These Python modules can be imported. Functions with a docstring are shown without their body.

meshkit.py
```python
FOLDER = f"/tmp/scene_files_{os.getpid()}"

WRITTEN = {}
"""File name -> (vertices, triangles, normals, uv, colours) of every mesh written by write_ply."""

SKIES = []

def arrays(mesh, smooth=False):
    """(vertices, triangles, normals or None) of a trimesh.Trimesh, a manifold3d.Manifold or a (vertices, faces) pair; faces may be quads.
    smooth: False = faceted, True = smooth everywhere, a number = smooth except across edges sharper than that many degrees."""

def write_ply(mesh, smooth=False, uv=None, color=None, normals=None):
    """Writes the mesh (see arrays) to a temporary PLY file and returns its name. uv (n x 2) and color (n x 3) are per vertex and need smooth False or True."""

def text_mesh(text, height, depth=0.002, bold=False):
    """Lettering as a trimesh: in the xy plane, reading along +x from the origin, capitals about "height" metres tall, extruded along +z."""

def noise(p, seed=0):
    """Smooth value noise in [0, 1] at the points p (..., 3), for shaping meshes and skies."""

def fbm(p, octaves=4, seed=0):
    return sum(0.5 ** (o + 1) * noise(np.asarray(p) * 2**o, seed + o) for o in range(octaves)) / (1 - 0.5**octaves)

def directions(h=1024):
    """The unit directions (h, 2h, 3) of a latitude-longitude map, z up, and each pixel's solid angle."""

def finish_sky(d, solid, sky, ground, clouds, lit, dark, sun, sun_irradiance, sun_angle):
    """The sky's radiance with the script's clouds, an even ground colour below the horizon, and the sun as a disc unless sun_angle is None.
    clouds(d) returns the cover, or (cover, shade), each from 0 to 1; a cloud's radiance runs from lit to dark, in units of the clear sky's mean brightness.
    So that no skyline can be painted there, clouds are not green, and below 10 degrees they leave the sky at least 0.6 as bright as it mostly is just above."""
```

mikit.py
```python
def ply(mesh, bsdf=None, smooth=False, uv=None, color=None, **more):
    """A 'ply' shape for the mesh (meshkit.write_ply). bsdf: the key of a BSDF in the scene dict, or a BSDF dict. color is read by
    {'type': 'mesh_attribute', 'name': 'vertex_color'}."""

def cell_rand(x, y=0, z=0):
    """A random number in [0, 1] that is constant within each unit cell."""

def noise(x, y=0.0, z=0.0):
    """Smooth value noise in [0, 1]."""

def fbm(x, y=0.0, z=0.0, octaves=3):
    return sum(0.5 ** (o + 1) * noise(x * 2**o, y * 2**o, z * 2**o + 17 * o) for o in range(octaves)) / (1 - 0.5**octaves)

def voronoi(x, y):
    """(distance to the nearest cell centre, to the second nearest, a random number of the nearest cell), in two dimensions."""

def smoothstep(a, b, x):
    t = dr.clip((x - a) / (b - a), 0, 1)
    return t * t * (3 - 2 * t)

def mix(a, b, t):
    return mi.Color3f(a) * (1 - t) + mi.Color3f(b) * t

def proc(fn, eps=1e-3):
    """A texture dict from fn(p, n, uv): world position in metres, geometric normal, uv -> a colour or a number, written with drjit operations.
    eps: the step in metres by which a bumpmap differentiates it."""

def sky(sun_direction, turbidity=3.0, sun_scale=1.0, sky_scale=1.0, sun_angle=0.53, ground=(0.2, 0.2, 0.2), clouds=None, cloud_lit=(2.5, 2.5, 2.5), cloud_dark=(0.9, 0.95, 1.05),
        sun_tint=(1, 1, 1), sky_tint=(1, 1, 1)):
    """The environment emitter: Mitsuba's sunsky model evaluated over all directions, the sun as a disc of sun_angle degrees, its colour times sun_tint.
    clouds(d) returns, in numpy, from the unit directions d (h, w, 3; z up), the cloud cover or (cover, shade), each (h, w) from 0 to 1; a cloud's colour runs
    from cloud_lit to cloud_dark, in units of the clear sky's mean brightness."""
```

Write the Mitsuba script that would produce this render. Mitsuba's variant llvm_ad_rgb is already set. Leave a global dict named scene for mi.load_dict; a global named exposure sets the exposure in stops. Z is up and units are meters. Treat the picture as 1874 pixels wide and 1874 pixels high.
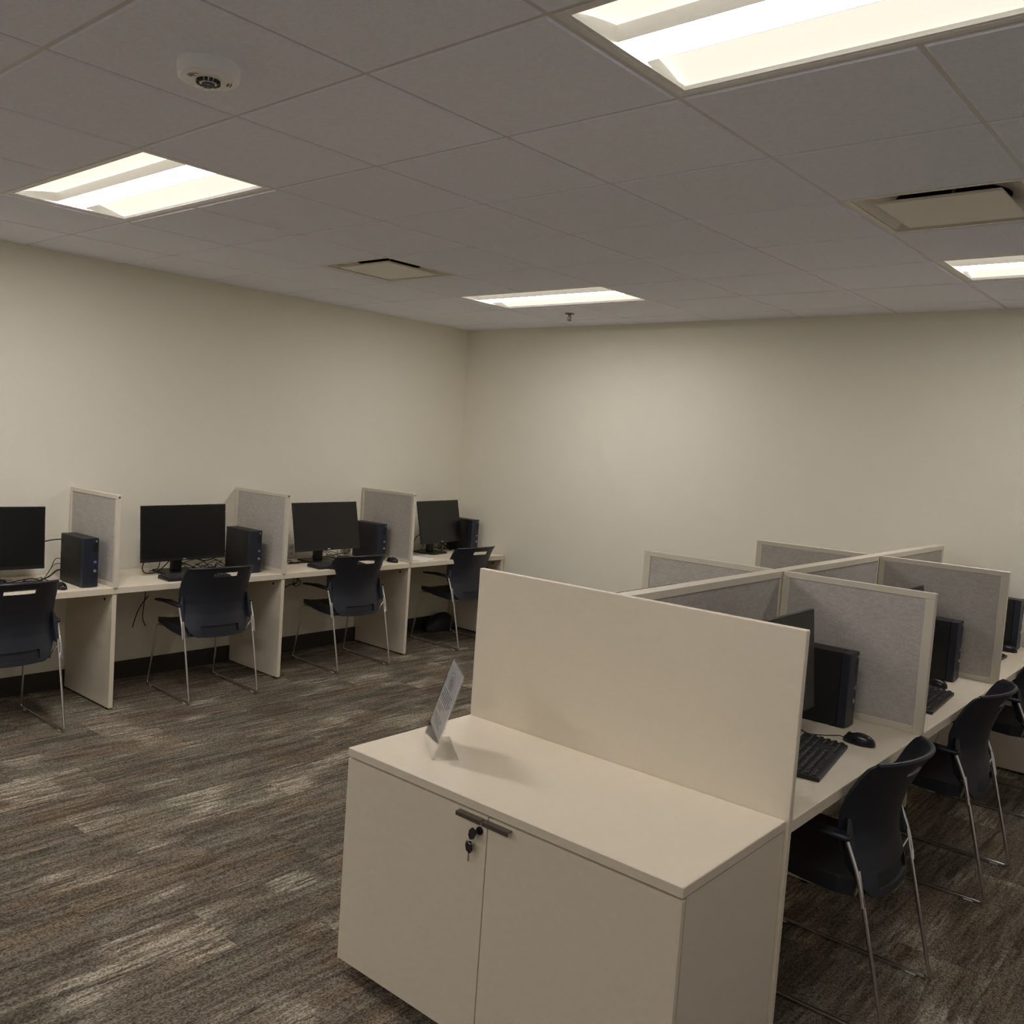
import math, random
import numpy as np
import trimesh
import manifold3d as m3
import shapely.geometry as sg
import drjit as dr
import mitsuba as mi
import mikit, meshkit
from mikit import ply, proc, noise, fbm, cell_rand, smoothstep, mix

random.seed(7)
rng = np.random.default_rng(7)
T = mi.ScalarTransform4f
scene, labels = {}, {}
exposure = 0.0

# ------------------------------------------------------------------ camera
F_PX, YAW, PITCH, ROLL = 1672.59, 0.746924, -0.0730145, 0.0640470
EYE = np.array([4.37915, -1.08380, 1.75164])
PPX, PPY = 803.81, 918.89
_c, _s = math.cos, math.sin
_fw = np.array([-_s(YAW) * _c(PITCH), _c(YAW) * _c(PITCH), _s(PITCH)])
_rt0 = np.array([_c(YAW), _s(YAW), 0.0])
_up0 = np.cross(_rt0, _fw)
_up = -_s(ROLL) * _rt0 + _c(ROLL) * _up0
scene['camera'] = {
    'type': 'perspective', 'fov_axis': 'x', 'fov': 2 * math.degrees(math.atan(937.0 / F_PX)),
    'principal_point_offset_x': -(PPX - 937) / 1874, 'principal_point_offset_y': -(PPY - 937) / 1874,
    'near_clip': 0.02, 'far_clip': 60.0,
    'to_world': T().look_at(origin=EYE.tolist(), target=(EYE + _fw).tolist(), up=_up.tolist()),
}

# ------------------------------------------------------------------ lights (the lamps themselves are built below)
L_CENTER = [46.8, 44.4, 43.8]
L_SIDE = [0.86, 0.81, 0.68]
# the lamps are not equally bright: those on the right are dimmed
DIM = [1.36, 0.50, 0.86, 0.58, 1.35, 0.75, 1.20, 0.75]
# ------------------------------------------------------------------ room measures
G = 0.6096
H = 2.718
WX, WY = -1.200, 5.195
EX, SY = 6.10, -6.40
ZD = 0.737
ZP = 1.282

# ------------------------------------------------------------------ materials
def principled(c, rough=0.5, metallic=0.0, spec=0.5, **k):
    return {'type': 'twosided', 'bsdf': {'type': 'principled', 'base_color': c if isinstance(c, dict) else {'type': 'rgb', 'value': list(c)},
            'roughness': rough, 'metallic': metallic, 'specular': spec, **k}}

def f_wall(p, n, uv):
    f = fbm(p.x * 1.3 + p.y * 1.3, p.z * 1.3, 3.0)
    g = noise(p.x * 260 + p.y * 260, p.z * 260)
    return mi.Color3f(0.800, 0.765, 0.645) * (0.97 + 0.04 * f + 0.02 * g)

def f_ceil(p, n, uv):
    g = noise(p.x * 330, p.y * 330)
    f = noise(p.x * 90, p.y * 90, 4.0)
    tile = cell_rand(dr.floor(p.x / G), dr.floor(p.y / G), 3)
    return mi.Color3f(0.870, 0.892, 0.975) * (0.90 + 0.09 * g + 0.05 * f + 0.03 * tile)

def f_lam(p, n, uv):
    g = fbm(p.x * 60, p.y * 60, p.z * 60, octaves=2)
    return mi.Color3f(0.655, 0.588, 0.466) * (0.975 + 0.05 * g)

def f_fabric(p, n, uv):
    a = noise(p.x * 420 + p.y * 420, p.z * 420)
    b = noise(p.x * 55 + p.y * 55, p.z * 160, 2.0)
    return mi.Color3f(0.480, 0.452, 0.410) * (0.80 + 0.25 * a + 0.14 * b)

CW, CL, CX0, CY0 = 0.305, 0.915, 0.13, 0.08
def carpet_off(ix):
    return (ix * 7 + 3) % 3 * 0.305

def f_carpet(p, n, uv):
    ix = dr.floor((p.x - CX0) / CW)
    k = ix * 7 + 3
    off = (k - 3 * dr.floor(k / 3)) * 0.305
    iy = dr.floor((p.y - CY0 - off) / CL)
    r1, r2, r3 = cell_rand(ix, iy, 1), cell_rand(ix, iy, 2), cell_rand(ix, iy, 5)
    # tufted streaks along the plank, shifted from plank to plank
    sx, sy = p.x + r2 * 31.0, p.y + r3 * 17.0
    wob = sx + 0.006 * noise(sy * 9.0, sx * 4.0, 2.0)
    s1 = noise(wob * 75, sy * 5.5, 1.0)
    s2 = noise(wob * 170, sy * 11.0, 7.0)
    s3 = noise(wob * 26, sy * 3.2, 3.0)
    tone = 0.44 * s1 + 0.28 * s2 + 0.28 * s3
    base = mix(mi.Color3f(0.092, 0.075, 0.056), mi.Color3f(0.228, 0.195, 0.147), smoothstep(0.14, 0.90, tone))
    warm = noise(sx * 13, sy * 4.0, 9.0)
    base = mix(base, base * mi.Color3f(1.06, 0.98, 0.92), smoothstep(0.62, 0.88, warm))
    base = mix(base, base * mi.Color3f(0.94, 1.0, 0.99), smoothstep(0.55, 0.85, 1 - warm))
    # pale yarn breaking through in patches
    patch = smoothstep(0.56, 0.80, noise(sx * 8.5, sy * 4.6, 21.0) * 0.72 + 0.28 * r1)
    yarn = smoothstep(0.26, 0.80, 0.6 * noise(wob * 95, sy * 8.0, 31.0) + 0.4 * noise(wob * 190, sy * 16.0, 37.0))
    base = mix(base, mi.Color3f(0.48, 0.43, 0.34), patch * yarn * 0.64)
    base = base * (0.92 + 0.16 * r1)
    # the loops themselves, in rows
    u, v = p.x / 0.0042, p.y / 0.0072
    row = dr.floor(u)
    loop = cell_rand(row, dr.floor(v + 0.5 * (row - 2 * dr.floor(row / 2))), 11)
    fv = v + 0.5 * (row - 2 * dr.floor(row / 2))
    fv = dr.abs(fv - dr.floor(fv) - 0.5) * 2
    return base * (0.42 + 0.92 * loop) * (1.14 - 0.28 * fv)

def add_mats():
    S = scene
    S['m_wall'] = {'type': 'twosided', 'bsdf': {'type': 'diffuse', 'reflectance': proc(f_wall)}}
    S['m_wall_bounce'] = {'type': 'twosided', 'bsdf': {'type': 'diffuse', 'reflectance': {'type': 'rgb', 'value': [0.86, 0.87, 0.90]}}}  # unseen walls made paler and cooler to bounce light onto the ceiling
    S['m_ceiling'] = {'type': 'twosided', 'bsdf': {'type': 'diffuse', 'reflectance': proc(f_ceil)}}
    S['m_carpet'] = {'type': 'twosided', 'bsdf': {'type': 'diffuse', 'reflectance': proc(f_carpet)}}
    S['m_laminate'] = principled(proc(f_lam), 0.42, spec=0.45)
    S['m_fabric'] = {'type': 'twosided', 'bsdf': {'type': 'diffuse', 'reflectance': proc(f_fabric)}}
    S['m_trim'] = principled((0.62, 0.570, 0.465), 0.40)
    S['m_tee'] = principled((0.60, 0.58, 0.56), 0.45)
    S['m_lampframe'] = principled((0.72, 0.70, 0.67), 0.40)
    S['m_vent'] = principled((0.66, 0.62, 0.54), 0.40)
    S['m_duct'] = principled((0.03, 0.03, 0.032), 0.6)
    S['m_base'] = principled((0.035, 0.030, 0.026), 0.45)
    S['m_shell'] = principled((0.0125, 0.0145, 0.0215), 0.42)
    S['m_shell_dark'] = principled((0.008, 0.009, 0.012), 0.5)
    S['m_chrome'] = principled((0.74, 0.73, 0.72), 0.16, metallic=1.0)
    S['m_glide'] = principled((0.75, 0.75, 0.73), 0.2, spec=0.6)
    S['m_black'] = principled((0.0075, 0.0075, 0.0078), 0.45)
    S['m_screen'] = principled((0.0055, 0.0055, 0.0056), 0.29, spec=0.46)
    S['m_navy'] = principled((0.013, 0.017, 0.029), 0.40)
    S['m_key'] = principled((0.0075, 0.0075, 0.0078), 0.42)
    S['m_legend'] = principled((0.30, 0.30, 0.30), 0.5)
    S['m_mouse'] = principled((0.008, 0.008, 0.009), 0.28)
    S['m_cable'] = principled((0.008, 0.007, 0.007), 0.42)
    S['m_badge'] = principled((0.55, 0.57, 0.62), 0.3, metallic=0.6)
    S['m_blue'] = principled((0.06, 0.07, 0.32), 0.35)
    S['m_bronze'] = principled((0.135, 0.115, 0.092), 0.38, metallic=0.7)
    S['m_brass'] = principled((0.50, 0.44, 0.34), 0.35, metallic=0.9)
    S['m_paper'] = principled((0.78, 0.76, 0.74), 0.6)
    S['m_white'] = principled((0.82, 0.83, 0.82), 0.35)
    S['m_red'] = principled((0.30, 0.09, 0.07), 0.5)
    S['m_ink'] = principled((0.05, 0.05, 0.06), 0.6)
    S['m_acrylic'] = {'type': 'thindielectric', 'int_ior': 1.45}
    S['m_gap'] = principled((0.02, 0.018, 0.015), 0.7)
add_mats()

# ------------------------------------------------------------------ mesh helpers
def tri(m):
    if hasattr(m, 'to_mesh'):
        q = m.to_mesh()
        return trimesh.Trimesh(np.array(q.vert_properties[:, :3]), np.array(q.tri_verts), process=False)
    return m

def cat(*ms):
    return trimesh.util.concatenate([tri(m) for m in ms])

def box(x0, x1, y0, y1, z0, z1, c=0.0):
    if c <= 0:
        return trimesh.creation.box(bounds=[[x0, y0, z0], [x1, y1, z1]])
    c = min(c, 0.49 * min(x1 - x0, y1 - y0, z1 - z0))
    pts = []
    for X, sx in ((x0, 1), (x1, -1)):
        for Y, sy in ((y0, 1), (y1, -1)):
            for Z, sz in ((z0, 1), (z1, -1)):
                pts += [(X + sx * c, Y + sy * c, Z), (X + sx * c, Y, Z + sz * c), (X, Y + sy * c, Z + sz * c)]
    return trimesh.convex.convex_hull(np.array(pts))

def rbox(x0, x1, y0, y1, z0, z1, r, seg=12):
    s = m3.Manifold.sphere(r, seg)
    return tri(m3.Manifold.batch_hull([s.translate((x, y, z)) for x in (x0 + r, x1 - r) for y in (y0 + r, y1 - r) for z in (z0 + r, z1 - r)]))

def cyl(p0, p1, r, sides=20, r2=None):
    return tube([p0, p1], [r, r if r2 is None else r2], sides)

def tube(path, r, sides=8):
    p = np.asarray(path, float)
    n = len(p)
    rr = np.full(n, r) if np.isscalar(r) else np.asarray(r, float)
    t = np.gradient(p, axis=0)
    t /= np.linalg.norm(t, axis=1, keepdims=True)
    a = np.cross(t[0], [0, 0, 1.0] if abs(t[0][2]) < 0.9 else [1.0, 0, 0])
    a /= np.linalg.norm(a)
    rings, ang = [], np.arange(sides) * 2 * np.pi / sides
    for i in range(n):
        a = a - t[i] * (a @ t[i])
        a /= np.linalg.norm(a)
        b = np.cross(t[i], a)
        rings.append(p[i] + rr[i] * (np.cos(ang)[:, None] * a + np.sin(ang)[:, None] * b))
    v = np.vstack(rings + [p[:1], p[-1:]])
    f = []
    for i in range(n - 1):
        for j in range(sides):
            k = (j + 1) % sides
            A, B, C, D = i * sides + j, i * sides + k, (i + 1) * sides + k, (i + 1) * sides + j
            f += [(A, B, C), (A, C, D)]
    e0, e1 = n * sides, n * sides + 1
    for j in range(sides):
        k = (j + 1) % sides
        f += [(e0, k, j), (e1, (n - 1) * sides + j, (n - 1) * sides + k)]
    return trimesh.Trimesh(v, np.array(f), process=False)

def fillet(path, r, n=6):
    p = [np.asarray(q, float) for q in path]
    out = [p[0]]
    for a, b, c in zip(p[:-2], p[1:-1], p[2:]):
        u, w = a - b, c - b
        lu, lw = np.linalg.norm(u), np.linalg.norm(w)
        d = min(r, 0.45 * lu, 0.45 * lw)
        A, C = b + u / lu * d, b + w / lw * d
        for t in np.linspace(0, 1, n):
            out.append((1 - t) ** 2 * A + 2 * t * (1 - t) * b + t * t * C)
    out.append(p[-1])
    return np.array(out)

def spline(pts, n=10):
    p = np.asarray(pts, float)
    p = np.vstack([2 * p[0] - p[1], p, 2 * p[-1] - p[-2]])
    out = []
    for i in range(1, len(p) - 2):
        for t in np.linspace(0, 1, n, endpoint=False):
            a, b, c, d = p[i - 1], p[i], p[i + 1], p[i + 2]
            out.append(0.5 * ((2 * b) + (-a + c) * t + (2 * a - 5 * b + 4 * c - d) * t * t + (-a + 3 * b - 3 * c + d) * t ** 3))
    out.append(p[-2])
    return np.array(out)

def prism(poly, h, refine=None):
    """shapely polygon -> manifold extruded along z from 0 to h"""
    rings = [np.array(poly.exterior.coords)[:-1]] + [np.array(i.coords)[:-1] for i in poly.interiors]
    cs = m3.CrossSection([r.tolist() for r in rings], m3.FillRule.EvenOdd)
    m = m3.Manifold.extrude(cs, h)
    return m.refine_to_length(refine) if refine else m

def lathe(profile, sides=40, center=(0, 0, 0)):
    m = trimesh.creation.revolve(np.array(profile, float), sections=sides)
    m.apply_translation(center)
    return m

# ------------------------------------------------------------------ naming helpers
def numbered(name):
    used = set(labels) | {k.split('__')[0] for k in scene}
    if name not in used:
        return name
    i = 1
    while f'{name}_{i:03d}' in used:
        i += 1
    return f'{name}_{i:03d}'

def numbered_part(key):
    if key not in scene:
        return key
    i = 1
    while f'{key}_{i:03d}' in scene:
        i += 1
    return f'{key}_{i:03d}'

def thing(name, label, category, group=None):
    key = numbered(name)
    labels[key] = {'label': label, 'category': category}
    if group:
        labels[key]['group'] = group
    return key

def part(root, name, shape, M=None, label=None, kind=None):
    key = numbered_part(f'{root}__{name}')
    scene[key] = dict(shape) if M is None else {**shape, 'to_world': M}
    if label or kind:
        labels[key] = {}
        if label: labels[key]['label'] = label
        if kind: labels[key]['kind'] = kind
    return key

def solo(name, shape, label, category, group=None, M=None):
    key = thing(name, label, category, group)
    scene[key] = dict(shape) if M is None else {**shape, 'to_world': M}
    return key

def struct(name, shape):
    scene[name] = dict(shape)
    labels[name] = {'kind': 'structure'}

def at(x, y, z=0.0, rz=0.0):
    return T().translate([x, y, z]).rotate([0, 0, 1], math.degrees(rz))

# ================================================================== the room
struct('wall_left', ply(box(WX - 0.12, WX, SY - 0.12, WY + 0.12, 0.0, H + 0.3), 'm_wall'))
struct('wall_back', ply(box(WX, EX, WY, WY + 0.12, 0.0, H + 0.3), 'm_wall'))
struct('wall_right', ply(box(EX, EX + 0.12, SY - 0.12, WY + 0.12, 0.0, H + 0.3), 'm_wall_bounce'))
struct('wall_front', ply(box(WX, EX, SY - 0.12, SY, 0.0, H + 0.3), 'm_wall_bounce'))
struct('baseboard_left', ply(cat(box(WX, WX + 0.007, SY, WY, 0.0, 0.118, 0.002), box(WX, WX + 0.012, SY, WY, 0.0, 0.012, 0.003)), 'm_base'))
struct('baseboard_back', ply(cat(box(WX + 0.012, EX, WY - 0.007, WY, 0.0, 0.118, 0.002), box(WX + 0.012, EX, WY - 0.012, WY, 0.0, 0.012, 0.003)), 'm_base'))

# ---- floor: carpet planks laid in a stepped pattern over a slab
struct('floor', ply(box(WX - 0.12, EX + 0.12, SY - 0.12, WY + 0.12, -0.15, -0.002), 'm_carpet'))
ix0, ix1 = math.floor((WX - CX0) / CW), math.floor((4.75 - CX0) / CW)
for ix in range(ix0, ix1 + 1):
    xa, xb = max(CX0 + ix * CW, WX), CX0 + (ix + 1) * CW
    for iy in range(-3, 8):
        ya = CY0 + carpet_off(ix) + iy * CL
        yb = ya + CL
        ya, yb = max(ya, -1.6), min(yb, WY)
        if yb - ya < 0.03:
            continue
        part('floor', 'carpet_tile', ply(box(xa + 0.0004, xb - 0.0004, ya + 0.0004, yb - 0.0004, -0.002, 0.0, 0.0006), 'm_carpet'))

# ---- ceiling: deck, suspended tees, lay-in tiles
struct('ceiling', ply(box(WX, EX, SY, WY, H + 0.24, H + 0.3), 'm_duct'))
LAMPS = [(0, 1), (5, 1), (0, 6), (5, 6), (0, -4), (5, -4), (0, -9), (5, -9)]
VENTS = [(0, 4), (5, 4)]
lamp_cells = {(u + d, v) for u, v in LAMPS for d in (0, 1)}
hw = 0.0072
def tile_mesh(x0, x1, y0, y1):
    # reveal-edge tile: the face hangs just under the tees, its edges bevelled
    a, z0, z1, z2 = 0.0052, H - 0.0050, H - 0.0008, H + 0.012
    pts = [(x, y, z0) for x in (x0 + a, x1 - a) for y in (y0 + a, y1 - a)] + [(x, y, z1) for x in (x0, x1) for y in (y0, y1)] + [(x, y, z2) for x in (x0, x1) for y in (y0, y1)]
    return trimesh.convex.convex_hull(np.array(pts))
for u in range(-2, 10):
    for v in range(-11, 9):
        if (u, v) in lamp_cells or (u, v) in VENTS:
            continue
        x0, x1 = max(u * G + hw, WX), min((u + 1) * G - hw, EX)
        y0, y1 = max(v * G + hw, SY), min((v + 1) * G - hw, WY)
        if x1 - x0 < 0.02 or y1 - y0 < 0.02:
            continue
        part('ceiling', 'tile', ply(tile_mesh(x0, x1, y0, y1), 'm_ceiling'))
def tee(x0, x1, y0, y1, alongx):
    if alongx:
        c = (y0 + y1) / 2
        return cat(box(x0, x1, y0, y1, H + 0.0005, H + 0.002), box(x0, x1, c - 0.0015, c + 0.0015, H + 0.002, H + 0.04))
    c = (x0 + x1) / 2
    return cat(box(x0, x1, y0, y1, H, H + 0.0018), box(c - 0.0015, c + 0.0015, y0, y1, H + 0.0018, H + 0.04))
for v in range(-10, 9):
    part('ceiling', 'tee_bar', ply(tee(WX, EX, v * G - hw, v * G + hw, True), 'm_tee'))
for u in range(-1, 10):
    # cross tees stop at the lamps that span two modules
    stops = sorted(v for uu, v in LAMPS if uu + 1 == u)
    edges = [SY] + [e for v in stops for e in (v * G - hw, (v + 1) * G + hw)] + [WY]
    for ya, yb in zip(edges[0::2], edges[1::2]):
        if yb - ya > 0.02:
            part('ceiling', 'cross_tee', ply(tee(u * G - hw, u * G + hw, ya, yb, False), 'm_tee'))
part('ceiling', 'wall_angle', ply(cat(box(WX, WX + 0.012, SY, WY, H - 0.0012, H + 0.001), box(WX, EX, WY - 0.012, WY, H - 0.0012, H + 0.001)), 'm_tee'))

# ---- recessed ceiling lights: frame, pan ends, two bowed side lenses, a centre basket
LX, LY = 2 * G - 0.016, G - 0.016
def ring(x0, x1, y0, y1, w, z0, z1):
    return cat(box(x0, x1, y0, y0 + w, z0, z1), box(x0, x1, y1 - w, y1, z0, z1), box(x0, x0 + w, y0 + w, y1 - w, z0, z1), box(x1 - w, x1, y0 + w, y1 - w, z0, z1))
a_, b_ = LX / 2, LY / 2
fr = ring(-a_, a_, -b_, b_, 0.018, -0.001, 0.003)
lip = ring(-a_ + 0.018, a_ - 0.018, -b_ + 0.018, b_ - 0.018, 0.012, 0.0005, 0.012)
pan = cat(box(-a_, a_, -b_, b_, 0.098, 0.10), box(-a_, a_, -b_, -b_ + 0.002, 0.003, 0.10), box(-a_, a_, b_ - 0.002, b_, 0.003, 0.10),
          box(-a_, -a_ + 0.002, -b_, b_, 0.003, 0.10), box(a_ - 0.002, a_, -b_, b_, 0.003, 0.10))
xi, yi = a_ - 0.022, b_ - 0.028
ends = cat(box(-xi - 0.002, -xi, -yi, yi, 0.006, 0.075), box(xi, xi + 0.002, -yi, yi, 0.006, 0.075))
LAMP_FRAME = ply(cat(fr, lip), 'm_lampframe')
LAMP_PAN = ply(cat(pan, ends), 'm_lampframe')
BY = 0.068
def strip(y0, y1, z0, z1, bow, n=8):
    t = np.linspace(0, 1, n + 1)
    y, z = y0 + (y1 - y0) * t, z0 + (z1 - z0) * t + bow * np.sin(np.pi * t)
    v = np.vstack([np.c_[np.full(n + 1, -xi), y, z], np.c_[np.full(n + 1, xi), y, z]])
    f = []
    for i in range(n):
        f += [(i, i + 1 + n + 1, i + 1), (i, i + n + 1, i + 1 + n + 1)]
    m = trimesh.Trimesh(v, np.array(f), process=False)
    if m.face_normals[:, 2].mean() > 0:
        m.invert()
    return m
basket = cat(box(-xi, xi, -BY - 0.0015, -BY, 0.010, 0.062), box(-xi, xi, BY, BY + 0.0015, 0.010, 0.062))
LAMP_BASKET = ply(basket, 'm_lampframe')
LAMP_C0 = ply(strip(-BY, BY, 0.012, 0.012, -0.004), 'm_white', smooth=True)
def lamp_c(f):
    return {**LAMP_C0, 'emitter': {'type': 'area', 'sampling_weight': 4.0 * f, 'radiance': {'type': 'rgb', 'value': [f * c for c in L_CENTER]}}}
LAMP_S1 = {**ply(strip(-yi, -BY - 0.0015, 0.012, 0.052, 0.003), 'm_white', smooth=True), 'emitter': {'type': 'area', 'sampling_weight': 0.3, 'radiance': {'type': 'rgb', 'value': L_SIDE}}}
LAMP_S2 = {**ply(strip(BY + 0.0015, yi, 0.052, 0.012, 0.003), 'm_white', smooth=True), 'emitter': {'type': 'area', 'sampling_weight': 0.3, 'radiance': {'type': 'rgb', 'value': L_SIDE}}}
LAMP_LABEL = [
    'lit recessed ceiling light left of the smoke detector, nearest the left wall',
    'large lit recessed ceiling light cut off by the top right corner of the photo',
    'lit recessed ceiling light in front of the room corner, beside the sprinkler head',
    'lit recessed ceiling light beyond the right air vent, cut off at the right edge',
    'lit recessed ceiling light behind the camera, nearer the left wall',
    'lit recessed ceiling light behind the camera, in the middle of the room',
    'lit recessed ceiling light far behind the camera, nearer the left wall',
    'lit recessed ceiling light far behind the camera, in the middle of the room']
for (u, v), lab, dim in zip(LAMPS, LAMP_LABEL, DIM):
    k = thing('ceiling_light', lab, 'ceiling light', 'recessed ceiling lights')
    M = T().translate([(u + 1) * G, (v + 0.5) * G, H])
    part(k, 'frame', LAMP_FRAME, M)
    part(k, 'pan', LAMP_PAN, M)
    part(k, 'basket_side', LAMP_BASKET, M)
    part(k, 'center_lens', lamp_c(dim), M, 'bright centre lens')
    part(k, 'side_lens', LAMP_S1, M)
    part(k, 'side_lens', LAMP_S2, M)

# ---- air vents with a hanging square plaque
va = G / 2 - 0.008
vent_frame = ply(ring(-va, va, -va, va, 0.022, -0.001, 0.004), 'm_vent')
def cone_mesh():
    n = 48
    ang = np.arange(n) * 2 * np.pi / n
    q = va - 0.022
    rad = q / np.maximum(np.abs(np.cos(ang)), np.abs(np.sin(ang)))
    lo = np.c_[rad * np.cos(ang), rad * np.sin(ang), np.full(n, 0.003)]
    mid = np.c_[0.86 * rad * np.cos(ang), 0.86 * rad * np.sin(ang), np.full(n, 0.030)]
    hi = np.c_[0.190 * np.cos(ang), 0.190 * np.sin(ang), np.full(n, 0.042)]
    v = np.vstack([lo, mid, hi])
    f = []
    for r in range(2):
        for i in range(n):
            j = (i + 1) % n
            f += [(r * n + i, r * n + n + j, r * n + j), (r * n + i, r * n + n + i, r * n + n + j)]
    return trimesh.Trimesh(v, np.array(f), process=False)
duct = trimesh.creation.annulus(0.190, 0.193, 0.16)
duct.apply_translation((0, 0, 0.12))
vent_duct = ply(cat(duct, cyl((0, 0, 0.196), (0, 0, 0.2), 0.193, 32)), 'm_duct')
vent_cone = ply(cone_mesh(), 'm_vent')
vent_plaque = ply(box(-0.207, 0.207, -0.207, 0.207, -0.007, 0.004, 0.003), 'm_vent')
vent_rod = ply(cyl((0, 0, 0.004), (0, 0, 0.19), 0.006, 10), 'm_tee')
for (u, v), lab in zip(VENTS, ['square ceiling air vent with hanging plaque, above the left wall desks', 'square ceiling air vent with hanging plaque at the right edge of the photo']):
    k = thing('air_vent', lab, 'air vent', 'ceiling air vents')
    M = T().translate([(u + 0.5) * G, (v + 0.5) * G, H])
    part(k, 'frame', vent_frame, M); part(k, 'cone', vent_cone, M); part(k, 'duct_neck', vent_duct, M)
    part(k, 'plaque', vent_plaque, M, 'beige square plaque'); part(k, 'hanger_rod', vent_rod, M)

# ---- smoke detector
k = thing('smoke_detector', 'round white smoke detector with small red print on the ceiling tile', 'smoke detector')
M = T().translate([2.128, 0.318, H - 0.005]).rotate([0, 0, 1], 20)
part(k, 'housing', ply(lathe([(0, 0.0), (0.083, 0.0), (0.0845, -0.003), (0.0838, -0.030), (0.0815, -0.038), (0.0765, -0.0425), (0.0700, -0.0435), (0, -0.0435)], 64), 'm_white', smooth=24), M)
ch = [lathe([(0.012, -0.0430), (0.030, -0.0430), (0.027, -0.050), (0.012, -0.0525), (0, -0.0525), (0, -0.0430)], 24)]
part(k, 'sensor_cap', ply(ch[0], 'm_white', smooth=35), M)
cage = []
for i in range(14):
    a = i * 2 * np.pi / 14
    cage.append(box(-0.0045, 0.0045, 0.0235, 0.0325, -0.0515, -0.0434).apply_transform(trimesh.transformations.rotation_matrix(a, (0, 0, 1))))
part(k, 'sensor_cage', ply(cat(*cage, lathe([(0.005, -0.0520), (0.018, -0.0518), (0.018, -0.0538), (0.005, -0.0540), (0.005, -0.0520)], 20)), 'm_black'), M, 'dark slotted sensor cage')
marks = []
for a0, n in ((2.2, 4), (4.3, 7), (0.6, 6)):
    for i in range(n):
        a = a0 + 0.085 * i
        for r in ((0.050, 0.056), (0.059, 0.063)):
            marks.append(box(r[0], r[1], -0.0016, 0.0016, -0.0440, -0.0433).apply_transform(trimesh.transformations.rotation_matrix(a, (0, 0, 1))))
part(k, 'print', ply(cat(*marks), 'm_red'), M, 'small red print')
lines = [box(-0.030, -0.008, -0.055 + 0.0045 * i, -0.0535 + 0.0045 * i, -0.0440, -0.0433) for i in range(4)]
part(k, 'vent_lines', ply(cat(*lines), 'm_ink'), M)
part(k, 'screw_hole', ply(cyl((-0.0842, 0, -0.012), (-0.0835, 0, -0.012), 0.004, 12), 'm_black'), M)

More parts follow.
